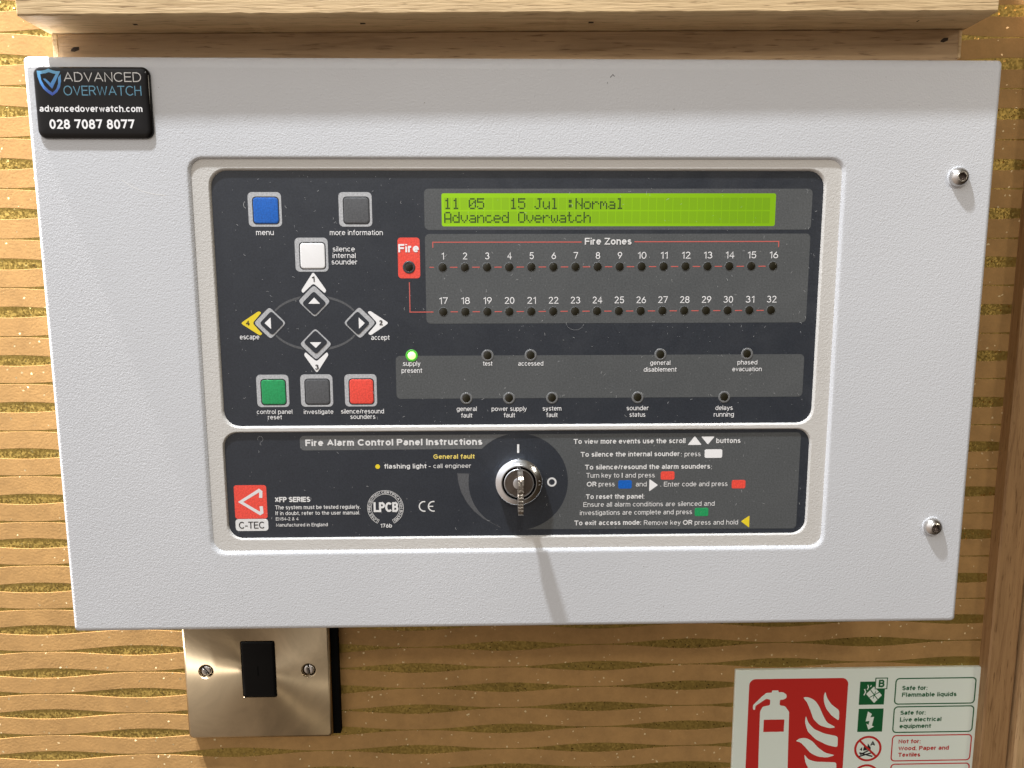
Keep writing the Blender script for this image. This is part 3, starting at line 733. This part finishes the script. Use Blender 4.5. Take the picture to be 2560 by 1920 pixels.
# lint and scratches lying on the two labels
def lint(n, x0, x1, y0, y1, parent, seed, z=ZD+.03):
    R_ = random.Random(seed); mb = MB()
    for _ in range(n):
        x, y = R_.uniform(x0, x1), R_.uniform(y0, y1)
        if R_.random() < .72:
            s_ = R_.uniform(.05, .13); mb.stroke([(x, y), (x+s_*1.6, y+R_.uniform(-.1, .1))], s_, z)
        else:
            an = R_.uniform(0, 6.28); cu = R_.uniform(-1.6, 1.6); pts = [(x, y)]; L_ = R_.uniform(.3, 1.3)
            for i in range(4):
                an += cu*.35; x += math.cos(an)*L_/4; y += math.sin(an)*L_/4; pts.append((x, y))
            mb.stroke(pts, R_.uniform(.05, .10), z)
    o = mb.build('lint', M_dust, parent); o['kind'] = 'stuff'; return o
lint(620, -120, 120.5, -27.5, 73.5, kp, 3)
lint(170, -121, 121, -75.5, -31.5, lk, 4)
mb = MB(); mb.stroke(arc(-107.6, -33.6, 1.1, 1.2, 200, -80, 10)+[(-107.9, -35.9), (-107.3, -36.2)], .06, ZD+.03); mb.stroke([(-97.4, -59.2), (-96.9, -58.7), (-96.2, -59.2), (-95.6, -58.8)], .12, ZD)
mb.build('fibre', M_dust, lk)
mb = MB(); mb.stroke(arc(22.7, 14.0, 3.6, 2.9, 175, 350, 12), .05, ZD+.03); mb.stroke(arc(-108.6, 61.2, .9, 1.3, 110, 270, 8), .12, ZD+.03); mb.build('fibre', M_dust, kp)
# scratch and mark on the cover
M_scr = mat('scratch_white', (.80, .80, .80), .6)
mb = MB(); mb.stroke([(-155.5, 70.5), (-152, 68.0), (-148, 66.2), (-144, 65.2), (-139, 64.6)], .26, .03); mb.stroke([(-153, 70.0), (-149.5, 67.4)], .10, .035)
mb.build('scratch', M_scr, cov)
mb = MB(); mb.stroke([(35.2, 109.3), (36.3, 110.4), (36.9, 109.6)], .22, .03); mb.stroke([(34.3, 107.6), (34.1, 107.0)], .14, .03); mb.build('scuff', M_ink, cov)
mb = MB(); R_ = random.Random(11)
for _ in range(46):   # specks of grime, thicker towards the rim of the cover and round the window
    side = R_.choice('tlrbw'); x = R_.uniform(-186, 186); y = R_.uniform(-112, 110)
    if side == 't': y = R_.uniform(92, 112)
    elif side == 'l': x = R_.uniform(-187, -165)
    elif side == 'r': x = R_.uniform(140, 187)
    elif side == 'b': y = R_.uniform(-114, -100)
    if -131 < x < 131 and -84 < y < 81 or (x < -140 and y > 84): continue
    s_ = R_.uniform(.10, .28); mb.prism(roundpoly([(x-s_, y-s_*R_.uniform(.4, 1)), (x+s_, y-s_*.4), (x+s_*.5, y+s_*.8)], s_*.4, 2), .0, .02)
M_grime = mat('grime', (.22, .20, .17), .8)
mb.build('specks', M_grime, cov)['kind'] = 'stuff'

# --- key switch
ks = MB(); LXk, LYk = -.5, -52.0
ks.lathe(LXk, LYk, [(9.9, Z0), (9.9, 1.6), (9.75, 1.95), (9.4, 2.2), (7.55, 3.3), (7.25, 3.38), (7.05, 3.3), (7.0, 1.6)], 72, 0, False)
ks = ks.build('key_switch', M_chrome, pan, smooth=True); ks['label'] = 'chrome key switch below the display'
mb = MB(); mb.lathe(LXk, LYk, [(7.02, 2.0), (6.1, 2.0)], 48, 0, False); mb.build('groove', M_gapblack, ks)
mb = MB(); mb.lathe(LXk, LYk, [(6.2, 1.9), (6.2, 3.25), (6.02, 3.42), (5.78, 3.42), (5.6, 3.2)], 56, 0, False); mb.build('inner_ring', M_chrome, ks, smooth=True)
mb = MB(); mb.lathe(LXk, LYk, [(5.62, 3.2), (2.1, 3.2), (1.95, 3.0), (1.2, 2.9)], 48, 0); mb.build('plug', M_plug, ks, smooth=True)
mb = MB(); mb.lathe(LXk, LYk, [(2.5, 3.1), (2.45, 3.45), (2.2, 3.55), (.4, 3.55)], 32, 0); mb.build('keyway_disc', M_chrome, ks, smooth=True)
mb = MB(); mb.box(LXk-.75, LXk+.75, LYk+6.0, LYk+7.0, 2.0, 3.3, 0, .1); mb.build('index_tab', M_chrome, ks)
o = text('0', LXk+7.75, LXk+9.0, LYk-.9, 1.9, .14, 0)
o.v = [(x, y, 3.42-(x-LXk-7.2)*.58+.05) for x, y, z in o.v]; lab(o.build('mark', M_white, ks), 'pale 0 on the chrome ring')

# --- cover screws
def screw_me():
    mb = MB()
    mb.lathe(0, 0, [(4.35, .0), (4.3, .22), (4.0, .32), (3.85, .33)], 36, 1, False)
    mb.lathe(0, 0, [(3.85, .3), (3.85, .75), (3.7, 1.35), (3.3, 2.1), (2.65, 2.75), (2.1, 3.05), (1.92, 3.12)], 40, 0, False)
    hexa = [(1.72*math.cos(math.radians(60*i+10)), 1.72*math.sin(math.radians(60*i+10))) for i in range(6)]
    mb.rings([(hexa, 3.12), (hexa, 1.3)], 2, True)
    mb.face([circle(0, 0, 1.93, 24), hexa], 3.12, 0)
    o = mb.build('screw', [M_steel, M_paint, M_plug], None, smooth=True); me = o.data; bpy.data.objects.remove(o); return me
sm = screw_me()
put('screw', sm, 175.3, 71.6, 0, pan, 'upper button-head screw in the cover')
o = put('screw', sm, 176.1, -73.3, 0, pan, 'lower button-head screw in the cover'); o.rotation_euler = (0, .5, 0)

# ------------------------------------------------------------------ key
kb = MB()
prof = []   # outline in (out, up) about the lock centre: blade into the lock, then the bow
prof = [(1.5, -2.0), (7.6, -2.0), (8.2, -7.0), (9.3, -8.6), (20.0, -8.3), (21.5, -7.4), *[(22.0+(.22 if i % 2 else -.12), -6.6+.62*i) for i in range(14)], (22.1, 2.4), (22.0, 4.6), (21.5, 6.6), (20.0, 7.5), (9.3, 7.8), (8.2, 6.6), (7.6, 2.0), (1.5, 2.0)]
prof = roundpoly(prof, .5, 2)
bowh = [(16.5+2.0*math.cos(t*math.pi/8), 2.0*math.sin(t*math.pi/8)-.2) for t in range(16)]
tri = tessellate_polygon([[Vector((p_[0], p_[1], 0)) for p_ in prof], [Vector((p_[0], p_[1], 0)) for p_ in bowh]])
ap = prof+bowh; kx0, kx1 = -1.1, .85
for xx, fl in ((kx0, 1), (kx1, 0)):
    vs = [(LXk+.3+xx, LYk+p_[1], p_[0]) for p_ in ap]; fs = []
    for t in tri:
        A, B, D = [Vector(vs[i]) for i in t]; nx = (B-A).cross(D-A).x
        fs.append(tuple(t) if (nx < 0) == bool(fl) else tuple(t)[::-1])
    kb.add(vs, fs)
for lp in (prof, bowh):
    n = len(lp); vs = [(LXk+.3+kx0, LYk+p_[1], p_[0]) for p_ in lp]+[(LXk+.3+kx1, LYk+p_[1], p_[0]) for p_ in lp]
    kb.add(vs, [(i, (i+1) % n, n+(i+1) % n, n+i) for i in range(n)])
ko = kb.build('key', M_key, None, origin=(LXk, LYk, 3)); ko['label'] = 'small worn metal key standing upright in the chrome key switch'; ko['category'] = 'key'

# ------------------------------------------------------------------ domed sticker
st = empty('sticker', 'glossy black domed sticker with a blue shield at the panel\'s top left corner', 'sticker', (-164, 99, 0))
mb = MB(); SX0, SX1, SY0, SY1 = -185.6, -141.7, 86.0, 112.3
mb.rings([(rr(SX0+g, SX1-g, SY0+g, SY1-g, max(.4, 3.0-g), 6), z) for g, z in ((0, .0), (0, .75), (.12, 1.0), (.45, 1.3), (1.0, 1.5), (2.0, 1.62), (4.0, 1.68), (5, 1.68))], 0, True)
mb.build('body', M_sticker, st, smooth=True)
ZS = 1.70
write(STK, ZS+.03, st)
def SH(x, y): return (-183.75+(x-190)*.010345, 111.35-(y-330)*.00966)   # artwork units -> mm
mb = MB()
outer = [(190, 405), (330, 410), (500, 375), (620, 325), (740, 380), (880, 420), (1045, 425), (700, 1085), (395, 705), (490, 700), (655, 880), (870, 530), (740, 500), (630, 455), (500, 505), (310, 530), (330, 760), (420, 960), (560, 1120), (700, 1225), (700, 1350), (530, 1240), (380, 1090), (270, 880), (205, 620)]
mb.prism([SH(*p_) for p_ in outer], ZS-.02, ZS)
mb.prism([SH(*p_) for p_ in [(700, 1235), (850, 1090), (930, 900), (950, 660), (1050, 540), (1045, 800), (990, 1020), (880, 1200), (715, 1330)]], ZS-.02, ZS+.004)
lab(mb.build('shield', M_skyblue, st, origin=(-179, 101, ZS)), 'blue shield emblem holding a tick')

# ------------------------------------------------------------------ switch plate
PXc, PYc, PZ = -151.9, -197.1, -111.3
swp = empty('switch_plate', 'brushed brass wall plate with a black key switch under the panel', 'switch plate', (PXc, PYc, WZ))
mb = MB()
def pr(g, r_): return rr(PXc-43.1+g, PXc+43.1-g, PYc-43.1+g, PYc+43.1-g, r_, 6)
rk = [(-160.95, -213.75), (-141.1, -213.85), (-140.85, -178.35), (-160.9, -178.25)]
rkh = rr(-161.2, -140.9, -213.9, -178.2, 1.3, 6)
lo_ = [(pr(0, 3), WZ+.6), (pr(0, 3), PZ-1.6), (pr(.35, 2.8), PZ-.7), (pr(.9, 2.4), PZ-.2), (pr(1.6, 2.0), PZ)]
mb.rings(lo_)
sc = [(PXc-30.15, PYc), (PXc+30.15, PYc)]
mb.face([pr(1.6, 2.0), rkh, circle(*sc[0], 4.6, 28), circle(*sc[1], 4.6, 28)], PZ)
mb.rings([(rkh, PZ), (rr(-161.0, -141.1, -213.7, -178.4, 1.2, 6), PZ-.3), (rr(-161.0, -141.1, -213.7, -178.4, 1.2, 6), PZ-3)])
for cx, cy in sc: mb.lathe(cx, cy, [(4.6, PZ), (4.2, PZ-.25), (3.7, PZ-1.2), (3.6, PZ-2.5)], 28, 0, False)
mb.build('plate', M_plate, swp, smooth=True, origin=(PXc, PYc, PZ))
mb = MB(); mb.rings([(rr(-160.85+g, -141.25-g, -213.55+g, -178.55-g, 1.1-g*.5, 5), PZ-z) for g, z in ((0, 2.5), (0, .2), (.25, -.15), (.6, -.35), (1.6, -.5))], 0, True)
roc = mb.build('rocker', M_black, swp, smooth=True)
mb = MB(); mb.box(-151.75, -151.1, -200, -194, PZ, PZ+.53); mb.build('key_slot', M_gapblack, roc)
mb = MB(); mb.lathe(*sc[0], [(4, PZ-2.4), (3.4, PZ-2.4)], 20, 0); mb.lathe(*sc[1], [(4, PZ-2.4), (3.4, PZ-2.4)], 20, 0); mb.box(-195, -104.9, -239.6, -155, WZ, -114.2)  # black box set off to the right stands for the plate's gap and shadow
mb.v = [v for v in mb.v]; mb.build('backing', M_gapblack, swp)
for (cx, cy), an in zip(sc, (-52, -84)):
    mb = MB(); ca, sa = math.cos(math.radians(an)), math.sin(math.radians(an))
    for sgn in (1, -1):   # dome split by the slot
        hp = [(3.15*math.cos(math.radians(an+sgn*t)), 3.15*math.sin(math.radians(an+sgn*t))) for t in range(6, 175, 14)]
        hp = hp if area(hp) > 0 else hp[::-1]
        c_ = (sum(p_[0] for p_ in hp)/len(hp), sum(p_[1] for p_ in hp)/len(hp))
        lv = lambda k_: [(cx+c_[0]+(p_[0]-c_[0])*k_, cy+c_[1]+(p_[1]-c_[1])*k_) for p_ in hp]
        mb.rings([(lv(1), PZ-2.4), (lv(1), PZ-1.2), (lv(.9), PZ-.8), (lv(.6), PZ-.5), (lv(.3), PZ-.4)], 0, True)
    mb.build('screw', M_steel, swp, smooth=True, origin=(cx, cy, PZ-1))

# ------------------------------------------------------------------ safety sign
sg = empty('extinguisher_sign', 'red and white fire extinguisher sign mounted low on the wall beside the door frame', 'sign', (211, -250, WZ))
ZG = -117.0
mb = MB(); mb.box(135, 287.6, -420, -203.9, WZ, ZG, 0, .25); mb.build('board', M_sign, sg)
def sp_(name, pts, m, z=ZG+.05, label=None, holes=()): return patch(name, pts, z, m, sg, label, holes)
sp_('red_panel', rr(143.6, 204.6, -400, -209.9, 4.0), M_sred, label='red panel behind the extinguisher symbol')
EXT = [(146.45, -226.95), (151.73, -221.32), (154.3, -218.98), (157.86, -218.84), (157.79, -217.42), (161.81, -217.48), (161.86, -218.62), (164.54, -218.66), (166.85, -220.12), (166.97, -222.5), (164.79, -223.61), (163.0, -223.58), (162.91, -227.21), (166.34, -227.93), (169.03, -231.61), (169.47, -250.89), (170.11, -276.3), (151.67, -275.97), (151.26, -250.58), (151.02, -231.32), (152.48, -228.0), (156.91, -227.11), (157.01, -223.49), (154.48, -222.79), (147.99, -227.45), (147.84, -230.13), (146.57, -229.82)]
sp_('extinguisher_symbol', roundpoly(EXT, .8), M_sign, ZG+.10, 'white fire extinguisher symbol')
sp_('symbol_label', [(153.6, -244.8), (166.3, -244.8), (166.35, -236.65), (153.6, -236.65)], M_sred, ZG+.15)
for fl in [[(190.71, -218.39), (192.04, -222.88), (194.98, -227.22), (200.15, -231.14), (200.31, -238.15), (195.4, -234.42), (192.0, -230.05), (190.2, -225.24), (189.98, -221.42)], [(176.95, -221.99), (180.81, -222.23), (184.5, -224.2), (187.4, -228.06), (189.98, -233.85), (192.98, -239.19), (198.76, -242.47), (195.01, -243.08), (188.59, -241.05), (184.29, -236.65), (182.18, -230.85), (179.83, -225.56)], [(179.49, -234.17), (181.27, -239.0), (185.12, -243.4), (191.6, -246.41), (200.29, -248.49), (200.47, -255.87), (193.85, -254.21), (186.39, -250.2), (181.14, -244.79), (179.18, -238.49)], [(173.82, -251.25), (176.87, -249.27), (180.93, -249.33), (184.67, -251.62), (188.53, -256.06), (193.25, -259.55), (199.24, -261.12), (194.34, -262.7), (188.4, -261.91), (183.74, -259.39), (180.36, -255.44), (177.01, -251.98)], [(179.88, -260.1), (182.62, -263.76), (187.23, -265.31), (200.44, -266.03), (200.63, -273.89), (184.97, -273.61), (180.91, -265.69)]]: sp_('flame_symbol', roundpoly(fl, 1.6), M_sign, ZG+.10, 'white flame shape')
sp_('green_square', [(212.0, -227.75), (227.6, -227.75), (227.6, -212.5), (212.0, -212.5)], M_sgreen, label='green square with a tilted can')
sp_('green_square', [(212.2, -245.8), (227.7, -245.8), (227.7, -230.4), (212.2, -230.4)], M_sgreen, label='green square with a lightning bolt')
sp_('class_box', [(221.2, -217.6), (229.0, -217.6), (229.0, -210.0), (221.2, -210.0)], M_sgreen, ZG+.10)
sp_('class_box', [(221.8, -217.0), (228.4, -217.0), (228.4, -210.6), (221.8, -210.6)], M_sign, ZG+.14)
sp_('can_symbol', roundpoly([(220.7, -215.8), (226.0, -221.5), (221.4, -226.7), (216.1, -220.6)], .5), M_sign, ZG+.10, 'white tilted can')
mb = MB(); mb.stroke([(218.7, -218.0), (223.6, -224.4)], .5, ZG+.14); mb.stroke([(224.5, -219.3), (218.2, -223.0)], .5, ZG+.145); mb.stroke([(221.9, -219.0), (220.6, -223.6)], .4, ZG+.15)
mb.build('can_mark', M_sgreen, sg)
mb = MB(); mb.stroke([(214.8, -221.5), (215.7, -219.2), (214.9, -217.4)], .7, ZG+.10); mb.stroke([(216.6, -217.8), (217.3, -216.3), (216.8, -214.6)], .6, ZG+.10); mb.stroke([(218.6, -216.0), (219.0, -214.8)], .5, ZG+.10)
mb.build('vapour_mark', M_sign, sg)
sp_('bolt_symbol', [(218.03, -232.18), (220.57, -233.86), (219.82, -236.06), (222.06, -235.8), (221.1, -241.77), (222.49, -242.27), (219.01, -244.25), (217.57, -240.26), (218.98, -241.06), (219.35, -238.46), (217.02, -238.81)], M_sign, ZG+.10, 'white lightning bolt')
for cy in (-257.1, -276.3):
    sp_('prohibition_ring', circle(219.6, cy, 8.6, 40), M_sred, label='red prohibition ring', holes=[circle(219.6, cy, 7.2, 40)])
mb = MB(); mb.stroke([(214.4, -251.9), (224.8, -262.2)], 1.25, ZG+.14); mb.stroke([(214.4, -271.1), (224.8, -281.4)], 1.25, ZG+.14); mb.build('prohibition_bar', M_sred, sg)
mb = MB()
for pts in ([(214.3, -262.3), (223.2, -259.6)], [(214.4, -259.8), (222.8, -262.4)], [(215.0, -261.0), (220.0, -258.4)]): mb.stroke(pts, .9, ZG+.08+.004*len(mb.f))
for p_ in ([(214.6, -257.6), (216.0, -256.0), (216.0, -258.6)], [(216.6, -258.4), (217.2, -255.2), (219.4, -258.0)], [(219.2, -257.8), (219.4, -253.6), (221.4, -256.4), (221.4, -258.6)]):
    mb.prism(p_, ZG+.02, ZG+.07)
mb.build('fire_symbol', M_ink, sg)
for x0, x1, y0, y1, m in ((233.8, 284.2, -228.0, -210.45, M_sgreen), (234.0, 284.4, -246.9, -229.1, M_sgreen), (234.3, 284.6, -266.1, -248.3, M_sred), (234.6, 284.8, -286, -267.6, M_sred)):
    sp_('text_frame', rr(x0, x1, y0, y1, 2.6), m, label='%s outline round a line of text' % ('green' if m is M_sgreen else 'red'), holes=[rr(x0+.75, x1-.75, y0+.75, y1-.75, 1.95)])
write(SGN, ZG+.18, sg)
